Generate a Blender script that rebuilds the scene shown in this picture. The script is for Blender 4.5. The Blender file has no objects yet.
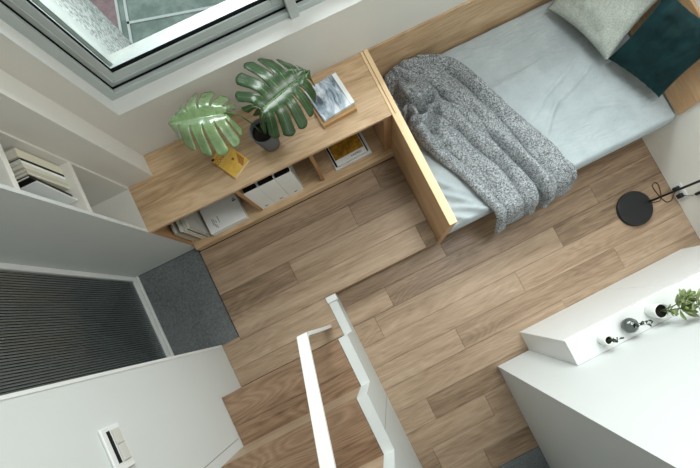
import bpy, bmesh, math, random
from mathutils import Vector, Matrix, Euler, noise
S = bpy.context.scene
COL = S.collection
PI = math.pi

# ------------------------------------------------------------------ camera, world, light, exposure
cam = bpy.data.objects.new('camera', bpy.data.cameras.new('camera'))
COL.objects.link(cam)
cam.location = (-0.539, -1.5182, 2.472)
cam.rotation_mode = 'XYZ'
cam.rotation_euler = (0.0651, 0.0007, -0.466)
cam.data.sensor_fit = 'HORIZONTAL'
cam.data.sensor_width = 36.0
cam.data.lens = 327.8 * 36.0 / 700.0
cam.data.shift_x = -41.18 / 700.0
cam.data.shift_y = 50.6 / 700.0
cam.data.clip_start = 0.02
S.camera = cam

S.view_settings.view_transform = 'Standard'
S.view_settings.look = 'None'
S.view_settings.gamma = 1.0
S.view_settings.use_curve_mapping = False
S.view_settings.exposure = 0.72

w = bpy.data.worlds.new('world'); S.world = w; w.use_nodes = True
bg = w.node_tree.nodes['Background']
bg.inputs[0].default_value = (0.88, 0.95, 1.0, 1)
bg.inputs[1].default_value = 0.5

def area(name, loc, rot, sx, sy, power, color=(1, 1, 1)):
    l = bpy.data.lights.new(name, 'AREA'); l.shape = 'RECTANGLE'
    l.size = sx; l.size_y = sy; l.energy = power; l.color = color
    o = bpy.data.objects.new(name, l); COL.objects.link(o)
    o.location = loc; o.rotation_euler = rot
    return o
# daylight that falls in through the long window, and an added overhead fill tilted to brighten right-facing sides
area('window_daylight', (0.35, 0.34, 1.90), (math.radians(-72), 0, 0), 2.5, 1.0, 76, (0.985, 0.99, 1.0))
area('overhead_fill', (1.05, -1.0, 3.72), (0, math.radians(28), 0), 1.2, 1.2, 27, (0.99, 0.99, 0.985))

# ------------------------------------------------------------------ materials
def srgb(r, g, b):
    f = lambda c: (c/12.92 if c <= 0.04045 else ((c+0.055)/1.055)**2.4)
    return (f(r/255), f(g/255), f(b/255), 1)

class NT:
    def __init__(s, name, rough=0.5, spec=0.5):
        s.m = bpy.data.materials.new(name); s.m.use_nodes = True
        s.t = s.m.node_tree; s.b = s.t.nodes['Principled BSDF']
        s.b.inputs['Roughness'].default_value = rough
        s.b.inputs['Specular IOR Level'].default_value = spec
        s.tc = None
    def n(s, ty, **kw):
        nd = s.t.nodes.new(ty)
        for k, v in kw.items(): setattr(nd, k, v)
        return nd
    def l(s, a, b): s.t.links.new(a, b)
    def coords(s, scale=(1, 1, 1), rot=(0, 0, 0), kind='Object'):
        if s.tc is None: s.tc = s.n('ShaderNodeTexCoord')
        mp = s.n('ShaderNodeMapping'); mp.inputs['Scale'].default_value = scale
        mp.inputs['Rotation'].default_value = rot
        s.l(s.tc.outputs[kind], mp.inputs['Vector']); return mp.outputs['Vector']
    def noise(s, vec, scale=5, detail=4, rough=0.55, dist=0.0):
        nd = s.n('ShaderNodeTexNoise'); nd.inputs['Scale'].default_value = scale
        nd.inputs['Detail'].default_value = detail; nd.inputs['Roughness'].default_value = rough
        nd.inputs['Distortion'].default_value = dist
        s.l(vec, nd.inputs['Vector']); return nd.outputs['Fac']
    def ramp(s, fac, stops):
        r = s.n('ShaderNodeValToRGB'); e = r.color_ramp.elements
        while len(e) < len(stops): e.new(0.5)
        for i, (p, c) in enumerate(stops): e[i].position = p; e[i].color = c
        s.l(fac, r.inputs['Fac']); return r.outputs['Color']
    def mix(s, fac, a, b, blend='MIX'):
        m = s.n('ShaderNodeMix', data_type='RGBA', blend_type=blend)
        for sock, v in ((m.inputs[0], fac), (m.inputs[6], a), (m.inputs[7], b)):
            if hasattr(v, 'is_linked') or hasattr(v, 'links'): s.l(v, sock)
            else: sock.default_value = v
        return m.outputs[2]
    def math(s, op, a, b=0.0, c=0.0):
        m = s.n('ShaderNodeMath', operation=op)
        for i, v in enumerate((a, b, c)):
            if hasattr(v, 'links'): s.l(v, m.inputs[i])
            else: m.inputs[i].default_value = v
        return m.outputs[0]
    def bump(s, h, strength=0.2, dist=0.01):
        b = s.n('ShaderNodeBump'); b.inputs['Strength'].default_value = strength
        b.inputs['Distance'].default_value = dist
        s.l(h, b.inputs['Height']); s.l(b.outputs[0], s.b.inputs['Normal'])
    def base(s, c):
        if hasattr(c, 'links'): s.l(c, s.b.inputs['Base Color'])
        else: s.b.inputs['Base Color'].default_value = c

def plain(name, rgb, rough=0.5, spec=0.5, metal=0.0, var=0.04, vs=6.0):
    t = NT(name, rough, spec); c = srgb(*rgb)
    v = t.noise(t.coords(), vs, 3)
    d = tuple(max(0, x*(1-var)) for x in c[:3])+(1,); e = tuple(min(1, x*(1+var)) for x in c[:3])+(1,)
    t.base(t.ramp(v, [(0.3, d), (0.7, e)]))
    t.b.inputs['Metallic'].default_value = metal
    return t.m

def wood(name, dark, mid, light, axis='x', tone=0.35, rough=0.42, grain=1.0, rings=0.35, freq=16.0):
    t = NT(name, rough, 0.35)
    sc = {'x': (1.0, 16, 16), 'y': (16, 1.0, 16), 'z': (16, 16, 1.0)}[axis]
    geo = t.n('ShaderNodeNewGeometry')
    rnd = geo.outputs['Random Per Island']
    off = t.n('ShaderNodeCombineXYZ')
    a = t.math('MULTIPLY', rnd, 37.0); b = t.math('MULTIPLY', rnd, 91.0)
    t.l(a, off.inputs[0]); t.l(b, off.inputs[1]); t.l(a, off.inputs[2])
    def vec(scale):
        v = t.coords(scale); ad = t.n('ShaderNodeVectorMath', operation='ADD')
        t.l(v, ad.inputs[0]); t.l(off.outputs[0], ad.inputs[1]); return ad.outputs[0]
    fine = t.noise(vec(tuple(x*3.2 for x in sc)), 2.2, 5, 0.65)
    broad = t.noise(vec(tuple(x*0.45 for x in sc)), 1.6, 4, 0.6, 0.6)
    # cathedral figure: contour lines of a smooth, lengthwise stretched noise
    sc2 = tuple(0.8 if x == 1.0 else 4.2 for x in sc)
    smooth = t.noise(vec(sc2), 1.3, 1.5, 0.4, 0.25)
    fr = t.math('FRACT', t.math('MULTIPLY', smooth, freq))
    tri = t.math('ABSOLUTE', t.math('SUBTRACT', fr, 0.5))
    ringv = t.math('MULTIPLY', tri, 2.0*rings)
    g = t.math('ADD', t.math('MULTIPLY', broad, 0.75), t.math('MULTIPLY', t.math('ADD', t.math('MULTIPLY', fine, 0.40*grain), 0.20*(1-grain)), 1.0))
    g = t.math('ADD', g, t.math('MULTIPLY', ringv, 0.45))
    g = t.math('ADD', g, t.math('MULTIPLY', t.math('SUBTRACT', rnd, 0.5), tone))
    col = t.ramp(g, [(0.32, srgb(*dark)), (0.62, srgb(*mid)), (0.98, srgb(*light))])
    t.base(col)
    t.bump(fine, 0.06, 0.004)
    return t.m

M = {}
M['floor'] = wood('oak_floor', (104, 85, 67), (152, 129, 106), (187, 165, 141), 'x', 0.34, 0.40, 1.5, 0.2)
M['tread'] = wood('oak_tread', (92, 70, 52), (136, 109, 86), (168, 142, 117), 'x', 0.20, 0.42, 1.4, 0.4, 20.0)  # oak tone darkened to carry the loft's shade on the treads
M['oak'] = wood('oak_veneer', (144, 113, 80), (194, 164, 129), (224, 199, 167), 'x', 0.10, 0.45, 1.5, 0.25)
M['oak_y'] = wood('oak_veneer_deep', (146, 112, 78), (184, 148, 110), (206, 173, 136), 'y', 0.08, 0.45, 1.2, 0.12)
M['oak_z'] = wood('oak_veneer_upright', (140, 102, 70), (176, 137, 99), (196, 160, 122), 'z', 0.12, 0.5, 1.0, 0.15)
M['edge'] = wood('oak_edge', (214, 182, 140), (232, 203, 162), (244, 220, 184), 'y', 0.05, 0.5, 0.5, 0.1)
M['wall'] = plain('white_paint', (216, 214, 207), 0.6, 0.3, var=0.012)
M['wall2'] = plain('cool_white_lacquer', (204, 208, 206), 0.5, 0.35, var=0.01)
M['lacquer'] = plain('white_lacquer', (220, 222, 221), 0.33, 0.5, var=0.008)
M['front'] = plain('soft_white_paint', (203, 206, 205), 0.5, 0.35, var=0.008)
M['alu'] = plain('grey_aluminium', (186, 194, 193), 0.30, 0.5, 0.25, var=0.04)
M['gap'] = plain('dark_gap', (16, 17, 17), 0.8, 0.1)
M['black'] = plain('black_metal', (26, 28, 29), 0.45, 0.4)
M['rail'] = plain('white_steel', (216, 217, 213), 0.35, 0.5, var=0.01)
M['dark_inside'] = plain('dark_void', (8, 9, 9), 0.9, 0.1)

t = NT('slate_tile', 0.62, 0.4)
v = t.coords()
a = t.noise(v, 5, 6, 0.6); b_ = t.noise(v, 70, 4, 0.7)
c1 = t.ramp(a, [(0.3, srgb(84, 89, 90)), (0.7, srgb(114, 119, 119))])
c2 = t.ramp(b_, [(0.35, srgb(66, 72, 74)), (0.72, srgb(140, 147, 148))])
t.base(t.mix(0.45, c1, c2)); t.bump(b_, 0.25, 0.004)
M['slate'] = t.m

t = NT('fluted_dark_glass', 0.16, 0.9); t.base(srgb(150, 158, 160)); t.b.inputs['Metallic'].default_value = 0.85; M['flute'] = t.m

t = NT('sheet_cotton', 0.85, 0.2)
v = t.coords(); a = t.noise(v, 7, 5, 0.6); f = t.noise(t.coords((1, 1, 1)), 260, 2, 0.6)
t.base(t.mix(t.math('MULTIPLY', f, 0.5), t.ramp(a, [(0.3, srgb(156, 166, 170)), (0.7, srgb(176, 186, 189))]), srgb(188, 199, 203)))
w1 = t.noise(t.coords((1, 3.2, 1), (0, 0, 0.5)), 6, 4, 0.55, 1.2)
t.bump(w1, 0.33, 0.04)
M['sheet'] = t.m

t = NT('boucle_wool', 0.95, 0.1)
v = t.coords()
vo = t.n('ShaderNodeTexVoronoi'); vo.inputs['Scale'].default_value = 250; vo.inputs['Randomness'].default_value = 1
t.l(v, vo.inputs['Vector'])
sep = t.n('ShaderNodeSeparateColor'); t.l(vo.outputs['Color'], sep.inputs[0])
n2 = t.noise(v, 90, 3, 0.7)
mx = t.math('ADD', t.math('MULTIPLY', sep.outputs[0], 0.75), t.math('MULTIPLY', n2, 0.45))
t.base(t.ramp(mx, [(0.2, srgb(50, 56, 60)), (0.5, srgb(116, 122, 126)), (0.9, srgb(206, 211, 213))]))
t.bump(vo.outputs['Distance'], 0.8, 0.006)
M['boucle'] = t.m

t = NT('grey_woven', 0.9, 0.15)
v = t.coords(); n1 = t.noise(v, 120, 3, 0.7)
t.base(t.ramp(n1, [(0.3, srgb(150, 157, 150)), (0.7, srgb(196, 202, 194))])); t.bump(n1, 0.5, 0.004)
M['grey_pillow'] = t.m
t = NT('teal_velvet', 0.75, 0.25)
v = t.coords(); n1 = t.noise(v, 9, 4, 0.6, 0.6)
t.base(t.ramp(n1, [(0.35, srgb(3, 32, 35)), (0.7, srgb(9, 50, 53))]))
t.b.inputs['Sheen Weight'].default_value = 0.2; t.b.inputs['Sheen Roughness'].default_value = 0.35
t.b.inputs['Sheen Tint'].default_value = srgb(70, 150, 150)
M['teal'] = t.m

def leafmat(name, lo, hi, rough, spec, coat=0.25):
    t = NT(name, rough, spec)
    n1 = t.noise(t.coords(), 14, 4, 0.6)
    n2 = t.noise(t.coords((1, 1, 1)), 60, 2, 0.6)
    t.base(t.mix(t.math('MULTIPLY', n2, 0.35), t.ramp(n1, [(0.3, srgb(*lo)), (0.7, srgb(*hi))]), srgb(*[min(255, int(x*1.35)) for x in hi])))
    t.b.inputs['Coat Weight'].default_value = coat; t.b.inputs['Coat Roughness'].default_value = 0.22
    return t.m
M['leaf_dark'] = leafmat('monstera_leaf_dark', (22, 44, 16), (38, 68, 26), 0.32, 0.5)
M['leaf_sheen'] = leafmat('monstera_leaf_sheen', (80, 108, 62), (124, 150, 104), 0.22, 0.8, 0.8)  # window reflection painted in as a paler green
M['vein'] = plain('leaf_vein', (120, 158, 96), 0.5)
M['succulent'] = leafmat('succulent_leaf', (92, 108, 62), (132, 146, 94), 0.5, 0.4)
M['stem'] = plain('plant_stem', (92, 108, 66), 0.6)
M['dark_leaf'] = plain('tiny_dark_leaf', (34, 46, 38), 0.6)
M['soil'] = plain('dark_soil', (34, 30, 26), 0.95, 0.1, var=0.4, vs=80)
M['vase'] = plain('slate_grey_ceramic', (104, 107, 110), 0.6, 0.3)
M['white_pot'] = plain('white_ceramic', (228, 231, 226), 0.35, 0.5)
M['smoke'] = plain('smoky_grey_glaze', (76, 82, 80), 0.12, 0.8)
M['paper'] = plain('page_white', (222, 220, 208), 0.8, 0.1, var=0.06, vs=90)
M['paper_grey'] = plain('cover_grey_white', (196, 195, 188), 0.6, 0.2)
M['paper_white'] = plain('cover_white', (238, 240, 238), 0.5, 0.3, var=0.01)
M['cream'] = plain('cover_cream', (216, 212, 192), 0.7, 0.2)
M['ink'] = plain('black_ink', (24, 24, 26), 0.5, 0.3)
M['greyink'] = plain('grey_ink', (104, 104, 100), 0.6, 0.2)
M['yellow'] = plain('yellow_cover', (228, 184, 84), 0.5, 0.3, var=0.10, vs=40)
M['redink'] = plain('rust_ink', (150, 82, 50), 0.5, 0.3)
M['spine_brown'] = plain('dark_brown_spine', (70, 44, 24), 0.6, 0.2)
M['tan'] = plain('tan_cover', (186, 148, 104), 0.6, 0.2)
M['blackcover'] = plain('black_cover', (30, 31, 32), 0.45, 0.4)
t = NT('gold_photo', 0.4, 0.4); n1 = t.noise(t.coords(), 22, 6, 0.7, 0.5)
t.base(t.ramp(n1, [(0.3, srgb(96, 66, 20)), (0.55, srgb(176, 128, 40)), (0.75, srgb(214, 172, 76))])); M['gold'] = t.m
t = NT('street_photo_cover', 0.3, 0.5)
n1 = t.noise(t.coords((9, 3, 1), (0, 0, 0.5)), 2.4, 5, 0.6, 0.8)
t.base(t.ramp(n1, [(0.36, srgb(78, 92, 104)), (0.48, srgb(160, 176, 190)), (0.62, srgb(224, 230, 236))])); M['photo'] = t.m

t = NT('window_glass', 0.0, 0.5)
gl = t.n('ShaderNodeBsdfGlossy'); gl.inputs['Roughness'].default_value = 0.02
tr = t.n('ShaderNodeBsdfTransparent'); tr.inputs[0].default_value = (0.94, 0.97, 0.96, 1)
fz = t.n('ShaderNodeFresnel'); fz.inputs[0].default_value = 1.2
ms = t.n('ShaderNodeMixShader')
t.l(fz.outputs[0], ms.inputs[0]); t.l(tr.outputs[0], ms.inputs[1]); t.l(gl.outputs[0], ms.inputs[2])
t.l(ms.outputs[0], t.t.nodes['Material Output'].inputs[0])
M['glass'] = t.m
def granite(name, lo, hi, s=60):
    t = NT(name, 0.7, 0.3); n1 = t.noise(t.coords(), s, 4, 0.75)
    t.base(t.ramp(n1, [(0.38, srgb(*lo)), (0.62, srgb(*hi))])); return t.m
M['granite'] = granite('speckled_granite', (120, 126, 124), (206, 210, 206), 60)
M['green_pave'] = granite('green_pavement', (136, 152, 142), (166, 180, 170), 3)
M['pink_pave'] = granite('pink_pavement', (150, 124, 126), (178, 150, 150), 3)
M['roadline'] = plain('white_road_paint', (226, 232, 226), 0.7)
M['ext_white'] = plain('exterior_white', (176, 182, 178), 0.6, var=0.1, vs=12)

# ------------------------------------------------------------------ mesh helpers
def tag(o, label=None, cat=None, group=None, kind=None):
    if label: o['label'] = label
    if cat: o['category'] = cat
    if group: o['group'] = group
    if kind: o['kind'] = kind
    return o
def finish(name, bm, mat, parent=None, smooth=False, loc=None, rot=None):
    me = bpy.data.meshes.new(name); bmesh.ops.recalc_face_normals(bm, faces=bm.faces[:]); bm.to_mesh(me); bm.free()
    for m in (mat if isinstance(mat, (list, tuple)) else [mat]): me.materials.append(M[m] if isinstance(m, str) else m)
    if smooth:
        for p in me.polygons: p.use_smooth = True
    o = bpy.data.objects.new(name, me); COL.objects.link(o)
    if parent: o.parent = parent
    if loc is not None: o.location = loc
    if rot is not None: o.rotation_euler = rot
    return o
def add_box(bm, x0, x1, y0, y1, z0, z1, bev=0.0, seg=1, mi=0):
    r = bmesh.ops.create_cube(bm, size=1.0)
    vs = r['verts']
    for v in vs:
        v.co = Vector(((x0+x1)/2+v.co.x*(x1-x0), (y0+y1)/2+v.co.y*(y1-y0), (z0+z1)/2+v.co.z*(z1-z0)))
    fs = set(f for v in vs for f in v.link_faces)
    for f in fs: f.material_index = mi
    if bev > 0:
        es = set(e for v in vs for e in v.link_edges)
        bmesh.ops.bevel(bm, geom=list(es), offset=bev, segments=seg, profile=0.6, affect='EDGES')
def box(name, x0, x1, y0, y1, z0, z1, mat, parent=None, bev=0.0, seg=1):
    bm = bmesh.new(); add_box(bm, min(x0,x1), max(x0,x1), min(y0,y1), max(y0,y1), min(z0,z1), max(z0,z1), bev, seg)
    return finish(name, bm, mat, parent)
def empty(name, loc=(0, 0, 0), rot=(0, 0, 0)):
    o = bpy.data.objects.new(name, None); COL.objects.link(o)
    o.location = loc; o.rotation_euler = rot; o.empty_display_size = 0.05; return o
def struct(o): o['kind'] = 'structure'; return o
def part(o, root):
    """parent a part built in world coordinates to a root whose transform is a pure placement"""
    root_m = Matrix.LocRotScale(root.location, root.rotation_euler, None)
    o.parent = root; o.matrix_parent_inverse = root_m.inverted(); return o
def add_tube(bm, pts, r, seg=10, cap=True, mi=0):
    pts = [Vector(p) for p in pts]; rr = r if isinstance(r, (list, tuple)) else [r]*len(pts)
    rings = []; up = Vector((0, 0, 1))
    for i, p in enumerate(pts):
        d = (pts[min(i+1, len(pts)-1)]-pts[max(i-1, 0)]).normalized()
        a = d.cross(up if abs(d.z) < 0.95 else Vector((1, 0, 0))).normalized(); b = d.cross(a)
        rings.append([bm.verts.new(p+(a*math.cos(2*PI*k/seg)+b*math.sin(2*PI*k/seg))*rr[i]) for k in range(seg)])
    for i in range(len(rings)-1):
        for k in range(seg):
            f = bm.faces.new((rings[i][k], rings[i][(k+1) % seg], rings[i+1][(k+1) % seg], rings[i+1][k])); f.material_index = mi
    if cap:
        bm.faces.new(rings[0][::-1]); bm.faces.new(rings[-1])
def add_lathe(bm, prof, seg=40, c=(0, 0, 0)):
    rings = []
    for r, z in prof:
        if r < 1e-6: rings.append([bm.verts.new((c[0], c[1], c[2]+z))])
        else: rings.append([bm.verts.new((c[0]+r*math.cos(2*PI*k/seg), c[1]+r*math.sin(2*PI*k/seg), c[2]+z)) for k in range(seg)])
    for A, B in zip(rings, rings[1:]):
        for k in range(seg):
            a0, a1 = A[k % len(A)], A[(k+1) % len(A)]; b0, b1 = B[k % len(B)], B[(k+1) % len(B)]
            vs = []
            for v in (a0, a1, b1, b0):
                if v not in vs: vs.append(v)
            if len(vs) > 2: bm.faces.new(vs)
def add_prism_x(bm, poly, x0, x1):      # poly in (y, z)
    A = [bm.verts.new((x0, y, z)) for y, z in poly]; B = [bm.verts.new((x1, y, z)) for y, z in poly]
    n = len(poly); bm.faces.new(A); bm.faces.new(B[::-1])
    for i in range(n): bm.faces.new((A[i], A[(i+1) % n], B[(i+1) % n], B[i]))
def add_prism_z(bm, poly, z0, z1):
    A = [bm.verts.new((x, y, z0)) for x, y in poly]; B = [bm.verts.new((x, y, z1)) for x, y in poly]
    n = len(poly); bm.faces.new(A); bm.faces.new(B[::-1])
    for i in range(n): bm.faces.new((A[i], A[(i+1) % n], B[(i+1) % n], B[i]))
def text(name, s, size, loc, rot, mat, parent, ext=0.0006):
    cu = bpy.data.curves.new(name, 'FONT'); cu.body = s; cu.size = size; cu.extrude = ext
    cu.align_x = 'CENTER'; cu.align_y = 'CENTER'
    tmp = bpy.data.objects.new(name+'_tmp', cu); COL.objects.link(tmp)
    bpy.context.view_layer.update()
    me = bpy.data.meshes.new_from_object(tmp.evaluated_get(bpy.context.evaluated_depsgraph_get()))
    bpy.data.objects.remove(tmp)
    me.materials.clear(); me.materials.append(M[mat])
    o = bpy.data.objects.new(name, me); COL.objects.link(o); o.parent = parent
    o.location = loc; o.rotation_euler = rot; return o

# ------------------------------------------------------------------ key coordinates (metres)
D = -0.155                       # level of the main floor; 0 is the raised platform
YP = -1.24                       # front edge of the platform
YF = -0.455                      # front of the low cabinet
XB = -1.660; XD = -2.176; XW = -1.805; YL = -1.211
XC = -1.494; YC = -0.141
ZT = 0.50; XR = 1.932
YS = -2.320; TOP = 4.1

# ------------------------------------------------------------------ floors
def planks(bm, y0, y1, joints, x0, x1, ztop, th, gap=0.0016, bev=0.0012):
    xs = [x0]+sorted(j for j in joints if x0 < j < x1)+[x1]
    for a, b in zip(xs, xs[1:]):
        add_box(bm, a+gap/2, b-gap/2, min(y0,y1)+gap/2, max(y0,y1)-gap/2, ztop-th, ztop, bev)
struct(box('floor', -2.4, XR+0.1, -4.6, 0.3, D-0.12, D-0.0145, 'gap'))
bm = bmesh.new()
rows = [(-1.18, -1.36, [0.04]), (-1.36, -1.532, [-0.52, 1.35]), (-1.532, -1.719, [0.921, -0.7]), (-1.719, -1.904, [0.473]),
        (-1.904, -2.088, [-0.165, 1.279]), (-2.088, -2.286, [0.7]), (-2.286, -2.465, [-0.62]), (-2.465, -2.648, [-0.2]),
        (-2.648, -2.832, [-0.75, 0.5]), (-2.832, -3.004, [-0.4])]
for y0, y1, j in rows: planks(bm, y0, y1, j, -0.96, XR, D, 0.014)
struct(finish('floor_planks', bm, 'floor'))
bm = bmesh.new(); add_box(bm, -0.96, XR, -4.5, -3.008, D-0.014, D-0.001, 0.001)
struct(finish('floor_kitchen', bm, 'slate'))
bm = bmesh.new()
add_box(bm, XD, XB-0.009, YL, YF, -0.03, -0.008, 0.001)
struct(finish('floor_entry', bm, 'slate'))
box_gap = box('floor_entry_joint', XB-0.012, XB, YL, YF, -0.05, -0.02, 'gap'); struct(box_gap)
struct(box('floor_subfloor', XD, XB, YL, YF, D, -0.03, 'gap'))

# raised platform
plat = tag(empty('raised_platform', (-0.83, -0.85, D)), 'raised oak plank platform between the low bookcase and the stairs', 'platform')
bm = bmesh.new()
prow = [(-0.497, -0.682, [-0.2]), (-0.682, -0.866, [-0.489]), (-0.866, -1.052, [-1.088]), (-1.052, YP, [-0.1])]
for y0, y1, j in prow: planks(bm, y0, y1, j, XB+0.001, -0.002, 0.0, 0.016)
planks(bm, YP, -1.425, [], XW+0.001, -0.953, 0.0, 0.016)
planks(bm, -1.211, YP, [], XW+0.001, XB, 0.0, 0.016)
planks(bm, -1.425, -1.553, [], XW+0.001, -0.953, 0.0, 0.016)
part(finish('deck_boards', bm, 'floor'), plat)
bm = bmesh.new(); add_box(bm, XB, -0.004, YP+0.006, -0.44, D, -0.017); add_box(bm, XW, -0.955, -1.553, YP+0.006, D, -0.017)
part(finish('platform_base', bm, 'gap'), plat)
part(box('platform_riser', -0.95, -0.003, YP, YP+0.006, D, -0.0165, 'tread'), plat)

# ------------------------------------------------------------------ walls
def wall(name, boxes, mat='wall'):
    bm = bmesh.new()
    for b in boxes: add_box(bm, *b)
    return struct(finish(name, bm, mat))
WX0, WX1, WZ0, WZ1, RV = -1.362, 1.72, 0.829, 2.45, 0.087
wall('wall_back', [(-2.3, XR+0.1, 0, 0.22, D, WZ0), (-2.3, WX0, 0, 0.22, WZ0, TOP), (WX1, XR+0.1, 0, 0.22, WZ0, TOP), (WX0, WX1, 0, 0.22, WZ1, TOP)])
wall('wall_right', [(XR, XR+0.12, YS-0.3, 0.0, D, TOP)])
wall('wall_front', [(-0.003, XR+0.12, -4.5, YS, D, TOP)], 'front')
wall('wall_column', [(-2.3, XC, YC, 0.0, ZT+0.0005, TOP)])
wall('wall_left', [(-2.3, XW, -4.5, YL, D, TOP)], 'wall2')
wall('wall_entry', [(-2.32, XD-0.03, YL, YF, 2.1, TOP)], 'wall2')
wall('wall_end', [(-2.3, 0.0, -4.62, -4.5, D, TOP)])
struct(box('ceiling', -2.4, XR+0.12, -4.62, 0.22, TOP, TOP+0.1, 'wall'))
# loft deck over the upper flight
lf = struct(box('ceiling_loft', XW+0.001, -0.004, -4.5, -2.1, 2.02, 2.16, 'wall'))
# slim corner bead along the edge of the left wall
struct(box('trim_1', XW-0.004, XW+0.003, YL-0.012, YL+0.003, 0.001, TOP, 'lacquer'))

# ------------------------------------------------------------------ window
win = struct(empty('window_1', (WX0, 0.12, WZ0)))
def wbox(name, *a, mat='alu', bev=0.003, parent=None):
    o = box(name, *a, mat, None, bev)
    return part(o, win)
# added pale skins standing in for daylight on the reveal and sill
part(box('sill_lit_skin', WX0+0.0005, WX1, -0.001, 0.0868, WZ0, WZ0+0.003, 'rail'), win)
part(box('reveal_lit_skin', WX0, WX0+0.003, -0.001, 0.0868, WZ0+0.0035, WZ1, 'rail'), win)
# outer frame
for a in ((WX0, WX0+0.046, 0.087, 0.2, WZ0, WZ1), (WX0+.046, WX1-.046, 0.087, 0.2, WZ0, WZ0+0.034), (WX0+.046, WX1-.046, 0.087, 0.2, WZ1-0.05, WZ1), (WX1-0.046, WX1, 0.087, 0.2, WZ0, WZ1)):
    wbox('window_frame', *a)
for a in ((WX0+.04, WX0+0.0505, 0.110, 0.2, WZ0+.03, WZ1), (WX0+.0505, WX1-.05, 0.110, 0.2, WZ0+.03, WZ0+0.038)):
    wbox('gasket', *a, mat='gap', bev=0)
wbox('mullion', -0.334, -0.282, 0.070, 0.2, WZ0, WZ1, bev=0.004)
def sash(x0, x1):
    z0, z1 = WZ0+0.0365, WZ1-0.05
    bm = bmesh.new(); wd = 0.060
    for (a, b, c, d) in ((x0, x0+wd, z0, z1), (x1-wd, x1, z0, z1), (x0+wd, x1-wd, z0, z0+wd), (x0+wd, x1-wd, z1-wd, z1)):
        add_box(bm, a, b, 0.118, 0.165, c, d, 0.004, 2)
    for (a, b, c, d) in ((x0+0.02, x0+0.028, z0+.02, z1), (x0+0.02, x1-0.02, z0+0.02, z0+0.028)):
        add_box(bm, a, b, 0.113, 0.125, c, d, 0.001)
    o = part(finish('sash', bm, 'alu'), win)
    bm = bmesh.new(); k = wd-0.0035
    for (a, b, c, d) in ((x0+k, x0+wd+.001, z0+k, z1-k), (x1-wd-.001, x1-k, z0+k, z1-k), (x0+k, x1-k, z0+k, z0+wd+.001)):
        add_box(bm, a, b, 0.128, 0.150, c, d)
    part(finish('glazing_seal', bm, 'gap'), win)
    bm = bmesh.new(); add_box(bm, x0+wd-0.01, x1-wd+0.01, 0.1400, 0.1440, z0+wd-0.01, z1-wd+0.01)
    part(finish('window_pane', bm, 'glass'), win)
sash(WX0+0.0485, -0.3355); sash(-0.278, 0.70); sash(0.704, WX1-0.05)

# outside: pier, ledge and the paved street below
wall('wall_outside', [(-1.60, -1.245, 0.22, 0.66, -3.5, TOP)], 'granite')
wall('trim_2', [(WX0+0.052, -1.235, 0.17, 0.27, WZ0, TOP)], 'ext_white')
wall('trim_3', [(-1.262, 2.2, 0.60, 0.69, 0.42, 0.5)], 'ext_white')
wall('trim_4', [(WX0+0.052, 2.2, 0.201, 0.235, WZ0+0.001, 0.912), (WX0+0.052, 2.2, 0.166, 0.201, WZ0+0.04, 0.920)], 'ext_white')
struct(box('street_ground', -9, 7, 0.3, 14, -3.62, -3.52, 'green_pave'))
bm = bmesh.new(); add_prism_z(bm, [(-9, 3.5), (-3.36, 3.5), (-2.66, 6.17), (-1.7, 9.8), (-9, 9.8)], -3.52, -3.51)
struct(finish('street_bay', bm, 'pink_pave'))
def line(ax, ay, bx, by, wd=0.05):
    d = Vector((bx-ax, by-ay)).normalized(); n = Vector((-d.y, d.x))*wd/2
    bm = bmesh.new(); add_prism_z(bm, [(ax-n.x, ay-n.y), (bx-n.x, by-n.y), (bx+n.x, by+n.y), (ax+n.x, ay+n.y)], -3.51, -3.503)
    return struct(finish('street_line', bm, 'roadline'))
line(-3.36, 3.5, -1.7, 9.8); line(-3.18, 3.5, -1.55, 9.8); line(-2.65, 5.64, 2.0, 4.36)

# ------------------------------------------------------------------ entrance door with fluted glass
door = struct(empty('door_1', (XD, (YF+YL)/2, 0)))
DZ = 2.08
bm = bmesh.new()
for a in ((XD-0.03, XD+0.004, YF-0.034, YF, 0, DZ), (XD-0.03, XD+0.004, YL, YL+0.034, 0, DZ), (XD-0.03, XD+0.004, YL+.034, YF-.034, DZ-0.04, DZ), (XD-0.03, XD+0.004, YL+.034, YF-.034, 0, 0.03)):
    add_box(bm, *a, 0.002)
part(finish('door_frame', bm, 'lacquer'), door)
part(box('threshold', XD+0.006, XD+0.022, YL, YF, -0.008, 0.006, 'lacquer', None, 0.002), door)
part(box('frame_joint', XD-0.02, XD+0.002, YF, YF+0.004, 0, DZ, 'gap'), door)
bm = bmesh.new(); n = 46; y0, y1 = YL+0.034, YF-0.034; K = 8
colv = []
for i in range(n*K+1):
    y = y0+(y1-y0)*i/(n*K); ph = (i % K)/K
    x = XD-0.016+0.0080*math.sqrt(max(0, 1-(2*ph-1)**2))
    colv.append((bm.verts.new((x, y, 0.03)), bm.verts.new((x, y, DZ-0.04))))
for i, (A, B) in enumerate(zip(colv, colv[1:])):
    f = bm.faces.new((A[0], B[0], B[1], A[1])); f.material_index = 1 if i % K in (0, K-1) else 0  # valley faces coloured dark, standing in for shade between ribs
base = [bm.verts.new((XD-0.022, y0, 0.03)), bm.verts.new((XD-0.022, y0, DZ-.04)), bm.verts.new((XD-0.022, y1, .03)), bm.verts.new((XD-0.022, y1, DZ-.04))]
bm.faces.new((base[0], base[1], base[3], base[2]))
bm.faces.new((base[0], base[1], colv[0][1], colv[0][0])); bm.faces.new((base[2], base[3], colv[-1][1], colv[-1][0]))
o = part(finish('fluted_glass', bm, ['flute', 'gap'], smooth=False), door)

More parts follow.
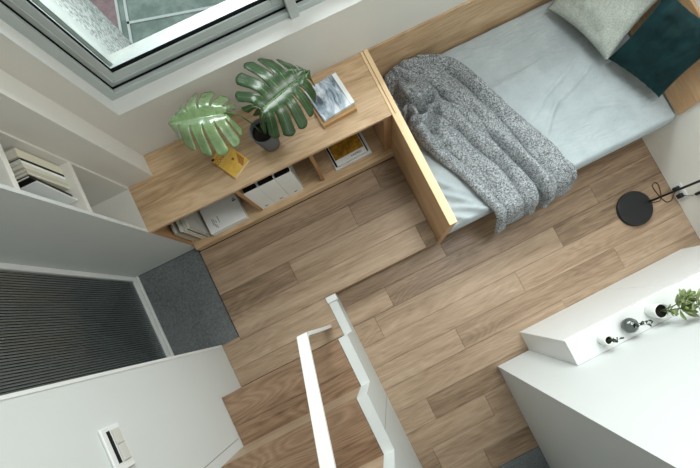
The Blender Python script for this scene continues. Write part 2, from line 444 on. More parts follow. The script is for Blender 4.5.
# ------------------------------------------------------------------ white recessed bookcase and side panel
bc = tag(empty('bookcase', (-1.9, -0.3, ZT)), 'tall white built-in bookcase rising from the left end of the oak cabinet', 'bookcase')
BX = XB-0.34; shelves = [0.885, 1.205, 1.525, 1.845, 2.165, 2.485]
part(box('side_panel', BX-0.02, XB, YF, YF+0.022, 0.0, TOP, 'wall2'), bc)
part(box('side_panel', BX-0.02, XB, YC-0.012, YC, ZT, TOP, 'wall'), bc)
part(box('back_panel', BX-0.02, BX, YF+0.022, YC-0.012, 0.0, TOP, 'wall'), bc)
part(box('base_shelf', BX, XB, YF+0.022, YC-0.012, ZT-0.025, ZT, 'wall'), bc)
for z in shelves: part(box('shelf', BX, XB, YF+0.022, YC-0.012, z-0.022, z, 'wall', None, 0.001), bc)
part(box('entry_panel', XD, BX-0.02, YF, YF+0.022, 0.0, TOP, 'wall2'), bc)

# ------------------------------------------------------------------ low oak cabinet
cab = tag(empty('low_cabinet', (-0.83, -0.24, 0)), 'low oak open-front cabinet along the window wall with three cubbies', 'cabinet')
bm = bmesh.new()
add_prism_z(bm, [(XB+0.0, YF), (-0.001, YF), (-0.001, -0.002), (XB, -0.002)], ZT-0.018, ZT)
part(finish('top', bm, 'oak'), cab)
cx = [XB+0.001, -1.083, -0.571]
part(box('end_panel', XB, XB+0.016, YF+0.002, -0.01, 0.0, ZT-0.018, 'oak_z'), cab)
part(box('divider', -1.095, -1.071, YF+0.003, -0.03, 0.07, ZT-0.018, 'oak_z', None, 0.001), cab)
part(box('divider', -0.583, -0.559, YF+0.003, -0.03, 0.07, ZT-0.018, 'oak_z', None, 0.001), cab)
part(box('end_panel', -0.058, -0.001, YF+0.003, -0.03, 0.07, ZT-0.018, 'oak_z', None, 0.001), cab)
part(box('bottom_panel', XB+0.016, -0.001, -0.497, -0.01, 0.010, 0.07, 'oak', None, 0.001), cab)
part(box('plinth', XB+0.016, -0.001, -0.490, -0.02, 0.001, 0.010, 'gap'), cab)
part(box('back_panel', XB+0.016, -0.001, -0.03, -0.012, 0.07, ZT-0.018, 'oak'), cab)

# ------------------------------------------------------------------ bed: partition, base, boards
pp = tag(empty('partition_panel', (0.025, -0.62, 0)), 'upright oak partition panel between the low cabinet and the bed', 'panel')
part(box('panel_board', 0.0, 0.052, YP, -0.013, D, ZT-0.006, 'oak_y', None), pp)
part(box('edge_strip', 0.0, 0.052, YP-0.001, YF+0.0, ZT-0.006, ZT+0.004, 'edge', None, 0.001), pp)
part(box('edge_strip', 0.0, 0.018, YF+0.0005, -0.002, ZT-0.006, ZT+0.004, 'edge', None, 0.001), pp)
part(box('edge_strip', 0.022, 0.052, YF+0.0005, -0.002, ZT-0.006, ZT+0.004, 'edge', None, 0.001), pp)
tag(box('back_board', 0.053, XR-0.02, -0.013, -0.001, 0.0, ZT, 'oak', None, 0.0015), 'long oak board fixed to the wall behind the bed', 'panel')
hb = tag(empty('headboard', (XR-0.012, -0.6, 0.2)), 'oak headboard panel on the right wall at the pillow end of the bed', 'headboard')
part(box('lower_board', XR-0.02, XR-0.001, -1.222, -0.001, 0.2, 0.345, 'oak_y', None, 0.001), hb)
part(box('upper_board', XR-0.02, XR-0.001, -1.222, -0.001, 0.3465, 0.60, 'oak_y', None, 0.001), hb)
bb = tag(empty('bed_base', (1.0, -0.6, D)), 'oak platform bed base under the grey mattress', 'bed base')
part(box('front_board', 0.053, XR-0.002, -1.185, -1.165, D, 0.028, 'oak', None, 0.002), bb)
part(box('deck', 0.053, XR-0.002, -1.164, -0.014, D+0.005, 0.018, 'oak'), bb)

def rounded_slab(name, x0, x1, y0, y1, z0, z1, r, mat, nx=90, ny=64, disp=None):
    """closed slab with rounded edges: top grid + sides"""
    bm = bmesh.new(); cxm, cym = (x0+x1)/2, (y0+y1)/2
    def prof(u):   # superellipse fall off near the rim
        return u
    def grid(top):
        V = []
        for i in range(nx+1):
            row = []
            for j in range(ny+1):
                x = x0+(x1-x0)*i/nx; y = y0+(y1-y0)*j/ny
                dx = min(x-x0, x1-x); dy = min(y-y0, y1-y)
                k = 0.0
                for dd in (dx, dy):
                    if dd < r: k += 1-math.sqrt(max(0, 1-(1-dd/r)**2))
                k = min(k, 1.0)
                z = z1-(z1-(z0+z1)/2)*k if top else z0+((z0+z1)/2-z0)*k
                if top and disp: z += disp(x, y)*(1-k)
                row.append(bm.verts.new((x, y, z)))
            V.append(row)
        for i in range(nx):
            for j in range(ny): bm.faces.new((V[i][j], V[i+1][j], V[i+1][j+1], V[i][j+1]))
        return V
    grid(True); grid(False)
    bmesh.ops.remove_doubles(bm, verts=bm.verts[:], dist=0.0005)
    return finish(name, bm, mat, smooth=True)
def sheet_d(x, y):
    d = 0.006*noise.noise(Vector((x*3, y*3, 1)))
    # long soft creases
    for (px, py, ang, amp, wd, ln) in ((1.25, -0.62, 0.55, 0.007, 0.016, 0.42), (1.33, -0.70, 0.50, 0.006, 0.014, 0.34), (1.12, -0.80, 0.95, 0.006, 0.02, 0.30),
                                       (0.95, -0.45, 0.2, 0.005, 0.03, 0.4), (1.55, -0.95, -0.3, 0.005, 0.03, 0.3), (0.22, -1.05, -0.55, 0.010, 0.02, 0.25),
                                       (0.16, -0.9, -0.7, 0.009, 0.02, 0.25), (0.30, -1.17, -0.35, 0.010, 0.018, 0.25), (0.14, -1.16, -0.4, 0.008, 0.015, 0.2)):
        c, s = math.cos(ang), math.sin(ang); a = (x-px)*c+(y-py)*s; b = -(x-px)*s+(y-py)*c
        b += 0.02*math.sin(a*9)
        d += 3.0*amp*math.exp(-(b/wd)**2)*math.exp(-(a/ln)**2*2)
    d += 0.005*noise.noise(Vector((x*9, y*5, 4)))
    return d
mat_ = rounded_slab('mattress', 0.056, XR-0.002, -1.238, -0.016, 0.03, 0.195, 0.035, 'sheet', 150, 100, sheet_d)
tag(mat_, 'mattress with a fitted pale blue-grey cotton sheet on the oak bed base', 'mattress')

# ------------------------------------------------------------------ throw blanket
def lerp_path(P, t):
    n = len(P)-1; f = min(max(t, 0), 1)*n; i = min(int(f), n-1); k = f-i
    p0 = P[max(i-1, 0)]; p1 = P[i]; p2 = P[i+1]; p3 = P[min(i+2, n)]
    r = []
    for a, b, c, d in zip(p0, p1, p2, p3):
        r.append(0.5*((2*b)+(-a+c)*k+(2*a-5*b+4*c-d)*k*k+(-a+3*b-3*c+d)*k**3))
    return r
LP = [(0.15, -0.03), (0.10, -0.27), (0.125, -0.53), (0.21, -0.73), (0.295, -0.91), (0.35, -1.09), (0.40, -1.25)]
RP = [(0.40, -0.03), (0.64, -0.13), (0.74, -0.38), (0.83, -0.60), (0.91, -0.79), (0.99, -1.00), (1.045, -1.22)]
def blanket():
    bm = bmesh.new(); NU, NV = 230, 130; V = []
    Lh = 0.20; tot = 1.25+Lh
    for i in range(NU+1):
        s = i/NU*tot
        u = min(s/1.25, 1.0); h = max(0, s-1.25)
        l = lerp_path(LP, u); r = lerp_path(RP, u); row = []
        for j in range(NV+1):
            v = j/NV
            x = l[0]+(r[0]-l[0])*v; y = l[1]+(r[1]-l[1])*v
            su = s/tot
            # lengthwise folds that wander
            wn = 0.10*noise.noise(Vector((su*2.2, v*1.5, 3.0)))
            wn2 = 0.9*noise.noise(Vector((su*1.6+4, v*1.2, 9.0)))+0.25*noise.noise(Vector((su*5, v*4, 2.0)))
            ph = v*4.6-0.9*su+wn2
            amp = 0.058*(0.45+1.1*abs(noise.noise(Vector((math.floor(ph)*3.7, su*2.0, 1.0)))*1.6))
            f = amp*abs(math.sin(PI*ph))**0.8
            ph2 = v*9.0+2.2*su+1.4*wn2
            f += 0.010*abs(math.sin(PI*ph2))
            # tallest fold and the deep crease beside it, towards the front
            c = 0.63-0.02*su+wn*0.6; k1 = max(0, su-0.15)
            f += 0.060*math.exp(-((v-c)/0.05)**2)*min(1, k1*1.6)
            f -= 0.035*math.exp(-((v-c+0.085)/0.028)**2)*min(1, k1*1.6)
            # bunched, swirling heap at the back left
            bx = math.exp(-((u-0.27)/0.17)**2)*math.exp(-((v-0.12)/0.30)**2)
            q = Vector((x*9, y*9, 0.5)); q += 0.6*Vector((noise.noise(q*0.6), noise.noise(q*0.6+Vector((5, 1, 2))), 0))
            f += bx*(0.060+0.24*(0.30-abs(noise.noise(q)))*1.8)
            bk = math.exp(-((u-0.05)/0.16)**2)
            f += bk*0.045*(1-abs(v-0.5)*0.8)
            f += 0.010*noise.noise(Vector((x*14, y*9, 7)))+0.004*noise.noise(Vector((x*34, y*30, 2)))
            edge = min(v, 1-v, u*1.2); k = min(1, edge/0.03)
            f = 0.013+max(f, -0.004)*(0.35+0.65*k)
            if h > 0:
                a = min(h/0.07, 1)*PI/2
                rr = 0.045
                f = 0.03+(f-0.03)*(1-0.45*min(1, h/0.12))
                yy = y-rr*math.sin(a)-(f*0.9)*math.sin(a)
                zz = 0.195+f*math.cos(a)-rr*(1-math.cos(a))-max(0, h-0.07)*1.0
                # hanging hem: longer in the middle-left, slightly flared
                hem = (0.90+0.10*math.sin(v*5.0+0.6))
                zz = 0.195+(zz-0.195)*hem
                yy -= max(0, h-0.07)*0.30
                x2 = x+(v-0.5)*0.02*h/0.2+0.02*h/0.2
                # the corner right of the big crease folds back up
                gap_ = math.exp(-((v-0.56)/0.035)**2)
                yy += gap_*0.055*math.sin(a)
                row.append(bm.verts.new((x2, yy, zz)))
            else:
                row.append(bm.verts.new((x, y, 0.195+f)))
        V.append(row)
    for i in range(NU):
        for j in range(NV): bm.faces.new((V[i][j], V[i+1][j], V[i+1][j+1], V[i][j+1]))
    o = finish('throw_blanket', bm, 'boucle', smooth=True)
    md = o.modifiers.new('thickness', 'SOLIDIFY'); md.thickness = 0.009; md.offset = 1.0
    return o
tag(blanket(), 'grey speckled wool throw crumpled over the foot of the bed and hanging off its front', 'blanket')

# ------------------------------------------------------------------ pillows
def pillow(name, origin, ux, uy, w, h, th, mat, label, seed, sag=0.0):
    """origin: lower corner; ux along the bottom edge; uy up the pillow"""
    ux = Vector(ux).normalized(); uy = Vector(uy); uy = (uy-ux*uy.dot(ux)).normalized(); nz = ux.cross(uy)
    bm = bmesh.new(); N = 44
    for sgn in (1, -1):
        V = []
        for i in range(N+1):
            row = []
            for j in range(N+1):
                a = i/N*2-1; b = j/N*2-1
                pin = 0.09
                aa = a*(1-pin*(1-b*b)*abs(a)**2); bb_ = b*(1-pin*(1-a*a)*abs(b)**2)
                prof = ((1-abs(a)**2.6)*(1-abs(b)**2.6))
                t_ = th/2*max(prof, 0)**0.42
                wr = 0.014*noise.noise(Vector((a*3, b*3, seed)))+0.006*noise.noise(Vector((a*8, b*3+seed, seed)))
                ed = min(1-abs(a), 1-abs(b)); t_ += wr*min(1, ed*4)
                # radiating puckers at the seams
                t_ += 0.006*math.sin(a*24+seed)*math.exp(-(1-abs(b))*9)*min(1, ed*12)
                p = Vector(origin)+ux*(aa+1)/2*w+uy*(bb_+1)/2*h+nz*sgn*t_
                row.append(bm.verts.new(p))
            V.append(row)
        for i in range(N):
            for j in range(N): bm.faces.new((V[i][j], V[i+1][j], V[i+1][j+1], V[i][j+1]))
    bmesh.ops.remove_doubles(bm, verts=bm.verts[:], dist=0.0006)
    o = finish(name, bm, mat, smooth=True)
    return tag(o, label, 'pillow')
pillow('pillow', (1.415, -0.12, 0.255), (0.160, -0.532, 0.02), (0.24, 0.10, 0.30), 0.57, 0.56, 0.12, 'grey_pillow', 'pale grey woven pillow leaning in the corner of the bed, left of the teal one', 3.1)
pillow('pillow', (1.618, -0.646, 0.255), (0.170, -0.385, 0.0), (0.08, 0.10, 0.42), 0.45, 0.44, 0.12, 'teal', 'dark teal velvet pillow leaning against the oak headboard', 8.7)

# ------------------------------------------------------------------ staircase
st = tag(empty('staircase', (-1.38, -2.2, 0)), 'steep oak stairs with a white side panel climbing to the loft', 'staircase')
ry = [-1.5534, -1.8959, -2.2433, -2.59, -2.935, -3.28]; RZ = 0.284
XS = -0.951; XSR = -0.886
for i in range(5):
    z = RZ*(i+1); ya, yb = ry[i], ry[i+1]
    bm = bmesh.new(); mid = ya+(yb-ya)*0.62
    planks(bm, mid, ya, [], XW+0.002, XS-0.002, z, 0.03)
    planks(bm, yb-0.02, mid, [], XW+0.002, XS-0.002, z, 0.03)
    part(finish('tread', bm, 'tread'), st)
    bm = bmesh.new(); add_box(bm, XW+0.002, XS-0.002, ya-0.016, ya-0.002, z-RZ+0.001, z-0.031)
    part(finish('riser', bm, 'floor'), st)  # paler oak than the treads, standing in for window light on the risers
poly = [(YP-0.002, D), (YP-0.002, 0.004)]
for i in range(5):
    poly += [(ry[i], RZ*i+0.004), (ry[i]-0.001, RZ*(i+1)+0.004)]
poly += [(ry[5], RZ*5+0.004), (ry[5], D)]
bm = bmesh.new(); add_prism_x(bm, poly, XS, XSR)
part(finish('side_panel', bm, 'wall2'), st)
part(box('side_panel_seam', XSR, XSR+0.0008, -2.127, -2.124, D, RZ*2, 'greyink'), st)
part(box('newel_cap', XS-0.006, XSR+0.012, YP-0.05, YP-0.003, 0.004, 0.014, 'lacquer', None, 0.002), st)
# seam on the white wall beside the stairs
struct(box('trim_5', XW, XW+0.0008, -1.8385, -1.8355, RZ+0.01, 3.0, 'greyink'))

hr = tag(empty('handrail', (-1.033, -1.44, 0)), 'white flat steel handrail rising beside the stairs', 'handrail')
HX0, HX1 = -1.068, -1.008; hz = 0.70; sl = 0.89
part(box('post', HX0, HX1, -1.462, -1.438, 0.0, hz, 'rail', None, 0.002), hr)
bm = bmesh.new()
add_prism_x(bm, [(-1.438, hz), (-1.438, hz-0.016), (-3.2, hz-0.016+sl*1.766), (-3.2, hz+sl*1.766)], HX0, HX1)
part(finish('rail_bar', bm, 'rail'), hr)

# wall switch
sw = tag(empty('wall_switch', (XW, -1.53, 1.09), (0, 0, 0)), 'white double switch plate with a black slot on the left wall above the stairs', 'switch')
part(box('plate', XW, XW+0.012, -1.625, -1.437, 1.050, 1.140, 'lacquer', None, 0.003), sw)
part(box('slot', XW+0.012, XW+0.0135, -1.592, -1.455, 1.104, 1.119, 'ink'), sw)
for y in (-1.520, -1.592): part(box('button', XW+0.0115, XW+0.018, y, y+0.066, 1.060, 1.099, 'paper_grey', None, 0.002), sw)

# ------------------------------------------------------------------ white media cabinet at the front wall
mc = tag(empty('white_cabinet', (1.0, -2.24, D)), 'low narrow white lacquered cabinet against the white wall, small pots on top', 'cabinet')
CX0, CX1, CY = 0.277, 1.76, -2.160
part(box('body', CX0+0.001, CX1, YS+0.001, CY-0.001, D, 0.509, 'lacquer', None, 0.0015), mc)
part(box('shadow_gap', CX0+0.006, CX1-0.005, YS+0.001, CY-0.006, 0.509, 0.514, 'greyink'), mc)
part(box('top', CX0, CX1+0.001, YS+0.001, CY, 0.514, 0.531, 'lacquer', None, 0.0015), mc)
part(box('door', CX0+0.003, 1.018, CY-0.002, CY+0.001, D+0.004, 0.507, 'lacquer', None, 0.001), mc)
part(box('door', 1.022, CX1-0.002, CY-0.002, CY+0.001, D+0.004, 0.509, 'lacquer', None, 0.001), mc)

# ------------------------------------------------------------------ monstera
def monstera(name, mat, bx, xh, left, right, length, n=7, droop=0.05, seed=1, notch=0.08):
    """bx: base point, xh: (tip dir, up) ; left/right half widths"""
    bm = bmesh.new()
    u = Vector(xh[0]).normalized(); up = Vector(xh[1]); up = (up-u*up.dot(u)).normalized(); vdir = up.cross(u)
    rnd = random.Random(seed)
    OUT = [(-0.02, 0.0), (-0.15, 0.16), (-0.19, 0.42), (-0.10, 0.70), (0.10, 0.92), (0.34, 1.0), (0.56, 0.90), (0.77, 0.68), (0.94, 0.38), (1.02, 0.0)]
    def outline(side, t):
        q = lerp_path(OUT, t)
        return q[0]*length, q[1]*(left if side > 0 else right)
    def P(side, t, s):
        m_u = 0.96*length*max(0.0, (t-0.26)/0.74)**0.95+0.004
        eu, ev = outline(side, t)
        a = m_u+(eu-m_u)*s+0.02*length*math.sin(PI*s); b = ev*s
        r2 = (a-0.35*length)**2
        z = 0.016*math.sin(PI*min(1, s*1.3)) - droop*(s**2) - droop*1.0*r2/(length**2)
        z += 0.005*math.sin(t*PI*n*2)*s
        return Vector(bx)+u*a+vdir*side*b+up*z
    for side in (1, -1):
        for k in range(n):
            t0, t1 = k/n, (k+1)/n
            c = (t0+t1)/2
            NS, NW = 16, 8
            s0 = 0.22+0.14*rnd.random(); gw = (0.06+0.04*rnd.random())/n
            V = []
            for i in range(NS+1):
                s = i/NS
                e = max(0.0, (s-s0)/(1-s0))
                g = gw*(min(1, e/0.12)**0.5)*(0.75+0.9*e) if e > 0 else 0
                gl_ = g if k > 0 else 0; gr_ = g if k < n-1 else 0
                row = []
                for j in range(NW+1):
                    q = j/NW
                    t = t0+gl_+(t1-gr_-t0-gl_)*q
                    se = s*(1-0.07*abs(2*q-1)**2.6*e)
                    row.append(bm.verts.new(P(side, t, se)))
                V.append(row)
            for i in range(NS):
                for j in range(NW):
                    # small inner holes next to the midrib
                    try: bm.faces.new((V[i][j], V[i+1][j], V[i+1][j+1], V[i][j+1]))
                    except ValueError: pass
    bmesh.ops.remove_doubles(bm, verts=bm.verts[:], dist=0.0005)
    bmesh.ops.dissolve_degenerate(bm, edges=bm.edges[:], dist=0.0002)
    o = finish(name, bm, mat, smooth=True)
    md = o.modifiers.new('thickness', 'SOLIDIFY'); md.thickness = 0.0012; md.offset = 0
    # midrib and side veins
    bm = bmesh.new()
    pts = [P(1, 0.22+0.78*i/12, 0.0)+up*0.0015 for i in range(13)]
    add_tube(bm, pts, [0.0032*(1-i/14) for i in range(13)], 6)
    vn = finish('midrib', bm, 'vein', smooth=True); 
    bm = bmesh.new()
    for side in (1, -1):
        for k in range(n):
            c = (k+0.5)/n
            add_tube(bm, [P(side, c, 0.02+0.9*i/6)+up*0.001 for i in range(7)], [0.0013*(1-i/8) for i in range(7)], 5)
    v2 = finish('side_veins', bm, 'vein' if mat == 'leaf_dark' else mat, smooth=True)
    return o, vn, v2
plant = tag(empty('potted_monstera', (-0.752, -0.287, ZT)), 'two-leaved monstera in a slate grey vase on the oak cabinet', 'plant')
bm = bmesh.new()
add_lathe(bm, [(0, 0), (0.046, 0), (0.053, 0.004), (0.064, 0.06), (0.072, 0.12), (0.074, 0.155), (0.070, 0.158), (0.067, 0.15), (0.065, 0.11), (0, 0.108)], 48, (-0.752, -0.287, ZT))
part(finish('vase', bm, 'vase', smooth=True), plant)
bm = bmesh.new(); add_lathe(bm, [(0, 0.128), (0.03, 0.130), (0.0655, 0.126), (0.0645, 0.112), (0, 0.11)], 32, (-0.752, -0.287, ZT))
part(finish('soil', bm, 'soil', smooth=True), plant)
L1 = monstera('leaf', 'leaf_dark', (-0.682, -0.330, 0.865), ((0.286, 0.095, -0.02), (0.10, -0.22, 1.0)), 0.235, 0.185, 0.330, 8, 0.05, 5)
L2 = monstera('leaf', 'leaf_sheen', (-0.868, -0.212, 0.80), ((-0.975, 0.20, 0.16), (0.34, -0.12, 1.0)), 0.20, 0.165, 0.285, 7, 0.05, 11)
for (o, vn, v2), lab in ((L1, None), (L2, None)):
    part(o, plant)
    for q in (vn, v2):
        q.parent = o
        q.matrix_parent_inverse = Matrix.Identity(4)
L1[0]['label'] = 'dark glossy split leaf'; L2[0]['label'] = 'split leaf with window sheen in its colour'
bm = bmesh.new(); add_tube(bm, [(-0.75, -0.29, 0.61), (-0.735, -0.30, 0.72), (-0.71, -0.32, 0.81), (-0.682, -0.330, 0.868)], 0.0042, 8)
part(finish('leaf_stalk', bm, 'stem', smooth=True), plant)
bm = bmesh.new(); add_tube(bm, [(-0.76, -0.28, 0.61), (-0.775, -0.27, 0.71), (-0.81, -0.24, 0.79), (-0.868, -0.212, 0.803)], 0.0042, 8)
part(finish('leaf_stalk', bm, 'stem', smooth=True), plant)

# ------------------------------------------------------------------ books
def book(name, c, w, d, h, rot, cover, label, cat='book', group=None, pages='paper', spine='-y', rx=0.0, cov_t=0.0015):
    """flat book, centre of underside at c, w along local x, d along local y"""
    o = tag(empty(name, c, (rx, 0, rot)), label, cat, group)
    bm = bmesh.new()
    add_box(bm, -w/2, w/2, -d/2, d/2, 0, cov_t, 0.0003); add_box(bm, -w/2, w/2, -d/2, d/2, h-cov_t, h, 0.0003)
    if spine == '-y': add_box(bm, -w/2, w/2, -d/2, -d/2+cov_t, 0.0, h, 0.0003)
    elif spine == '-x': add_box(bm, -w/2, -w/2+cov_t, -d/2, d/2, 0.0, h, 0.0003)
    elif spine == '+x': add_box(bm, w/2-cov_t, w/2, -d/2, d/2, 0.0, h, 0.0003)
    finish('cover', bm, cover, o)
    bm = bmesh.new(); add_box(bm, -w/2+0.003, w/2-0.003, -d/2+0.003, d/2-0.003, cov_t+.0001, h-cov_t-.0001)
    finish('pages', bm, pages, o)
    return o
# yellow book: long edge from (-1.124,-.217) to (-1.035,-.383)
yb = book('book', (-1.024, -0.277, ZT), 0.142, 0.186, 0.020, math.radians(31), 'yellow', 'small yellow paperback lying alone on the oak cabinet below the left monstera leaf', spine='-x')
yb.rotation_euler = (0, 0, math.radians(28))
def flat(name, x0, x1, y0, y1, z, mat, parent, th=0.0005):
    bm = bmesh.new(); add_box(bm, x0, x1, y0, y1, z, z+th); return finish(name, bm, mat, parent)
text('cover_title', 'SCONAP', 0.030, (-0.028, 0.047, 0.0204), (0, 0, 0), 'redink', yb)
text('cover_subtitle', 'REDCOMA', 0.017, (-0.02, 0.070, 0.0204), (0, 0, 0), 'redink', yb)
flat('cover_rule', -0.065, 0.06, 0.026, 0.0275, 0.020, 'cream', yb)
flat('cover_mark', -0.069, -0.050, 0.076, 0.090, 0.020, 'ink', yb)
bm = bmesh.new(); add_lathe(bm, [(0, 0.0202), (0.009, 0.0202), (0.009, 0.0206), (0, 0.0206)], 8, (0.018, -0.012, 0)); finish('cover_emblem', bm, 'redink', yb)
bm = bmesh.new()
for i in range(7): add_box(bm, 0.02+0.006*i, 0.024+0.006*i, -0.09+0.004*i, -0.05+0.007*i, 0.020, 0.0205)
finish('cover_illustration', bm, 'redink', yb)

# magazines by the partition
mg = book('book', (-0.309, -0.222, ZT), 0.235, 0.245, 0.028, math.radians(3.5), 'tan', 'thick tan hardback under the grey street photo magazine', spine='-y')
mg2 = book('magazine', (-0.302, -0.205, ZT+0.0285), 0.225, 0.225, 0.016, math.radians(6), 'photo', 'magazine with a grey street photo cover, topmost of the pile by the partition', 'magazine', spine='-x')
flat('cover_margin', 0.085, 0.1115, -0.11, 0.111, 0.016, 'paper_white', mg2)
text('cover_title', 'Magasin', 0.03, (-0.055, 0.060, 0.0164), (0, 0, math.radians(-64)), 'paper_white', mg2)

# file boxes in the middle cubby
FB = []
def file_box(cx_, label):
    o = tag(empty('file_box', (cx_, -0.345, 0.07)), label, 'file box', 'white file boxes in the middle cubby')
    w_, d_, h_ = 0.117, 0.20, 0.325
    bm = bmesh.new()
    add_box(bm, -w_/2, w_/2, -d_/2, -d_/2+0.003, 0, h_, 0.0005)
    add_box(bm, -w_/2, w_/2, d_/2-0.003, d_/2, 0, h_)
    add_box(bm, -w_/2, -w_/2+0.003, -d_/2+.003, d_/2-.003, 0, h_); add_box(bm, w_/2-0.003, w_/2, -d_/2+.003, d_/2-.003, 0, h_)
    add_box(bm, -w_/2+.003, w_/2-.003, -d_/2+.003, d_/2-.003, 0, 0.003)
    finish('box_shell', bm, 'paper_white', o)
    bm = bmesh.new(); add_box(bm, -w_/2+.006, w_/2-.02, -d_/2+.012, d_/2-.006, 0.004, h_-0.03)
    finish('contents', bm, 'blackcover', o)
    bm = bmesh.new(); add_box(bm, -0.012, 0.012, -d_/2-0.0008, -d_/2, 0.028, 0.036)
    finish('label_hole', bm, 'ink', o)
    return o
for i, (x, lb) in enumerate(((-1.0275, 'white file box standing in the middle cubby, leftmost of the three'), (-0.9085, 'white file box in the middle cubby, between the other two'), (-0.7895, 'white file box in the middle cubby, rightmost beside the empty space'))):
    file_box(x, lb)

# big white binder and upright books in the left cubby
bi = tag(empty('binder', (-1.335, -0.362, 0.072), (math.radians(0), 0, math.radians(1))), 'large white document box lying flat in the left cubby', 'binder')
bm = bmesh.new(); add_box(bm, -0.143, 0.143, -0.105, 0.20, 0.0, 0.05, 0.003, 2); finish('box_body', bm, 'paper_white', bi)
bm = bmesh.new(); add_box(bm, -0.1435, 0.1435, -0.1055, 0.20, 0.0395, 0.0405); finish('lid_seam', bm, 'greyink', bi)
bm = bmesh.new()
for i, (x, y, l) in enumerate(((-0.095, -0.03, 0.055), (-0.085, -0.04, 0.07), (-0.075, -0.07, 0.03), (-0.072, -0.035, 0.02), (-0.05, -0.025, 0.05))):
    add_box(bm, x, x+0.0035, y-l/2, y+l/2, 0.05, 0.0506)
finish('printed_lines', bm, 'greyink', bi)
bm = bmesh.new(); add_box(bm, 0.10, 0.128, 0.045, 0.055, 0.05, 0.0506); add_box(bm, 0.105, 0.12, 0.06, 0.067, 0.05, 0.0506); finish('printed_mark', bm, 'greyink', bi)
def up_book(x, wd, dp, hh, tilt, cover, label, y=-0.345):
    o = tag(empty('book', (x, y, 0.071), (0, tilt, 0)), label, 'book', 'upright books in the left cubby')
    bm = bmesh.new(); t_ = 0.0015
    add_box(bm, -wd/2, -wd/2+t_, -dp/2, dp/2, 0, hh); add_box(bm, wd/2-t_, wd/2, -dp/2, dp/2, 0, hh); add_box(bm, -wd/2, wd/2, -dp/2, -dp/2+t_, 0, hh)
    finish('cover', bm, cover, o)
    bm = bmesh.new(); add_box(bm, -wd/2+t_, wd/2-t_, -dp/2+t_, dp/2-0.003, 0.002, hh-0.003); finish('pages', bm, 'paper', o)
up_book(-1.627, 0.020, 0.17, 0.21, 0.0, 'cream', 'cream book standing in the left cubby, nearest the white wall')
up_book(-1.604, 0.018, 0.19, 0.24, 0.0, 'paper_grey', 'pale grey book standing in the left cubby, second from the wall')
up_book(-1.582, 0.016, 0.20, 0.22, 0.0, 'tan', 'tan-covered book standing in the left cubby, third from the wall')
up_book(-1.561, 0.018, 0.20, 0.25, 0.0, 'paper_white', 'white book standing in the left cubby, third from the big document box')
up_book(-1.538, 0.020, 0.21, 0.235, 0.0, 'cream', 'cream book standing in the left cubby, second from the big document box')
up_book(-1.510, 0.022, 0.21, 0.25, 0.0, 'paper_grey', 'thick pale book standing in the left cubby, touching the big document box')

# magazines in the right cubby
m1 = book('magazine', (-0.305, -0.315, 0.071), 0.30, 0.225, 0.016, math.radians(1.0), 'paper_white', 'large white magazine at the bottom of the pile in the right cubby', 'magazine')
m2 = book('magazine', (-0.312, -0.300, 0.0875), 0.27, 0.215, 0.012, math.radians(2.0), 'blackcover', 'thin dark magazine in the middle of the right cubby pile', 'magazine')
m3 = book('magazine', (-0.312, -0.312, 0.100), 0.245, 0.215, 0.016, math.radians(2.0), 'paper_white', 'magazine with a golden photo cover, topmost in the right cubby', 'magazine')
flat('cover_photo', -0.118, 0.118, -0.062, 0.105, 0.016, 'gold', m3)
text('cover_title', 'KINDRED', 0.020, (0.045, -0.084, 0.0164), (0, 0, 0), 'ink', m3)

# ------------------------------------------------------------------ books on the white bookcase
def shelf_book(y, th, hh, dp, tilt, cover, label, z, group, x=-1.70):
    """upright book, spine to +x; y is the underside edge nearest the wall"""
    o = tag(empty('book', (x-dp/2, y, z), (tilt, 0, 0)), label, 'book', group)
    c_ = 0.0016; bm = bmesh.new()
    add_box(bm, -dp/2, dp/2, -c_, 0, 0, hh, 0.0003); add_box(bm, -dp/2, dp/2, -th, -th+c_, 0, hh, 0.0003); add_box(bm, dp/2-c_, dp/2, -th+c_, -c_, 0, hh)
    finish('cover', bm, cover, o)
    bm = bmesh.new(); add_box(bm, -dp/2+0.004, dp/2-c_, -th+c_, -c_, 0.002, hh-0.003); finish('pages', bm, 'paper', o)
y = YC-0.020
for th, hh, dp, tl, cv, lb in ((0.046, 0.200, 0.15, 0, 'cream', 'thick cream book standing at the wall side of the lit bookcase shelf'),
        (0.012, 0.192, 0.14, 0, 'blackcover', 'thin dark book standing against the thick cream one on the bookcase shelf'),
        (0.015, 0.196, 0.16, 0, 'paper_white', 'white book standing between dark and cream spines on the bookcase shelf'),
        (0.020, 0.196, 0.16, 0, 'cream', 'mid-thick cream book standing on the bookcase shelf beside the white one'),
        (0.016, 0.190, 0.155, 0, 'paper_grey', 'pale grey book standing fifth from the wall on the bookcase shelf'),
        (0.014, 0.188, 0.15, 0, 'cream', 'slim cream book the leaning black one rests on in the bookcase')):
    shelf_book(y, th, hh, dp, tl, cv, lb, 0.8855, 'books standing on the lit bookcase shelf'); y -= th+0.001
shelf_book(y-0.032, 0.016, 0.185, 0.15, -0.17, 'blackcover', 'black book leaning on the row in the lit bookcase shelf', 0.8885, 'books standing on the lit bookcase shelf')
shelf_book(y-0.066, 0.006, 0.18, 0.15, -0.17, 'paper_white', 'thin white booklet leaning outermost in front of the black book', 0.8875, 'books standing on the lit bookcase shelf', -1.685)
y = YC-0.05
for th, cv, lb in ((0.05, 'paper_white', 'white book standing on the upper bookcase shelf, nearest the wall side'), (0.03, 'blackcover', 'black book standing between white spines on the upper bookcase shelf'),
        (0.03, 'paper_white', 'slim white book standing between the black books on the upper bookcase shelf'), (0.03, 'blackcover', 'black book standing outermost on the upper bookcase shelf')):
    shelf_book(y, th, 0.2, 0.15, 0, cv, lb, 1.2055, 'books standing on the upper bookcase shelf'); y -= th+0.001

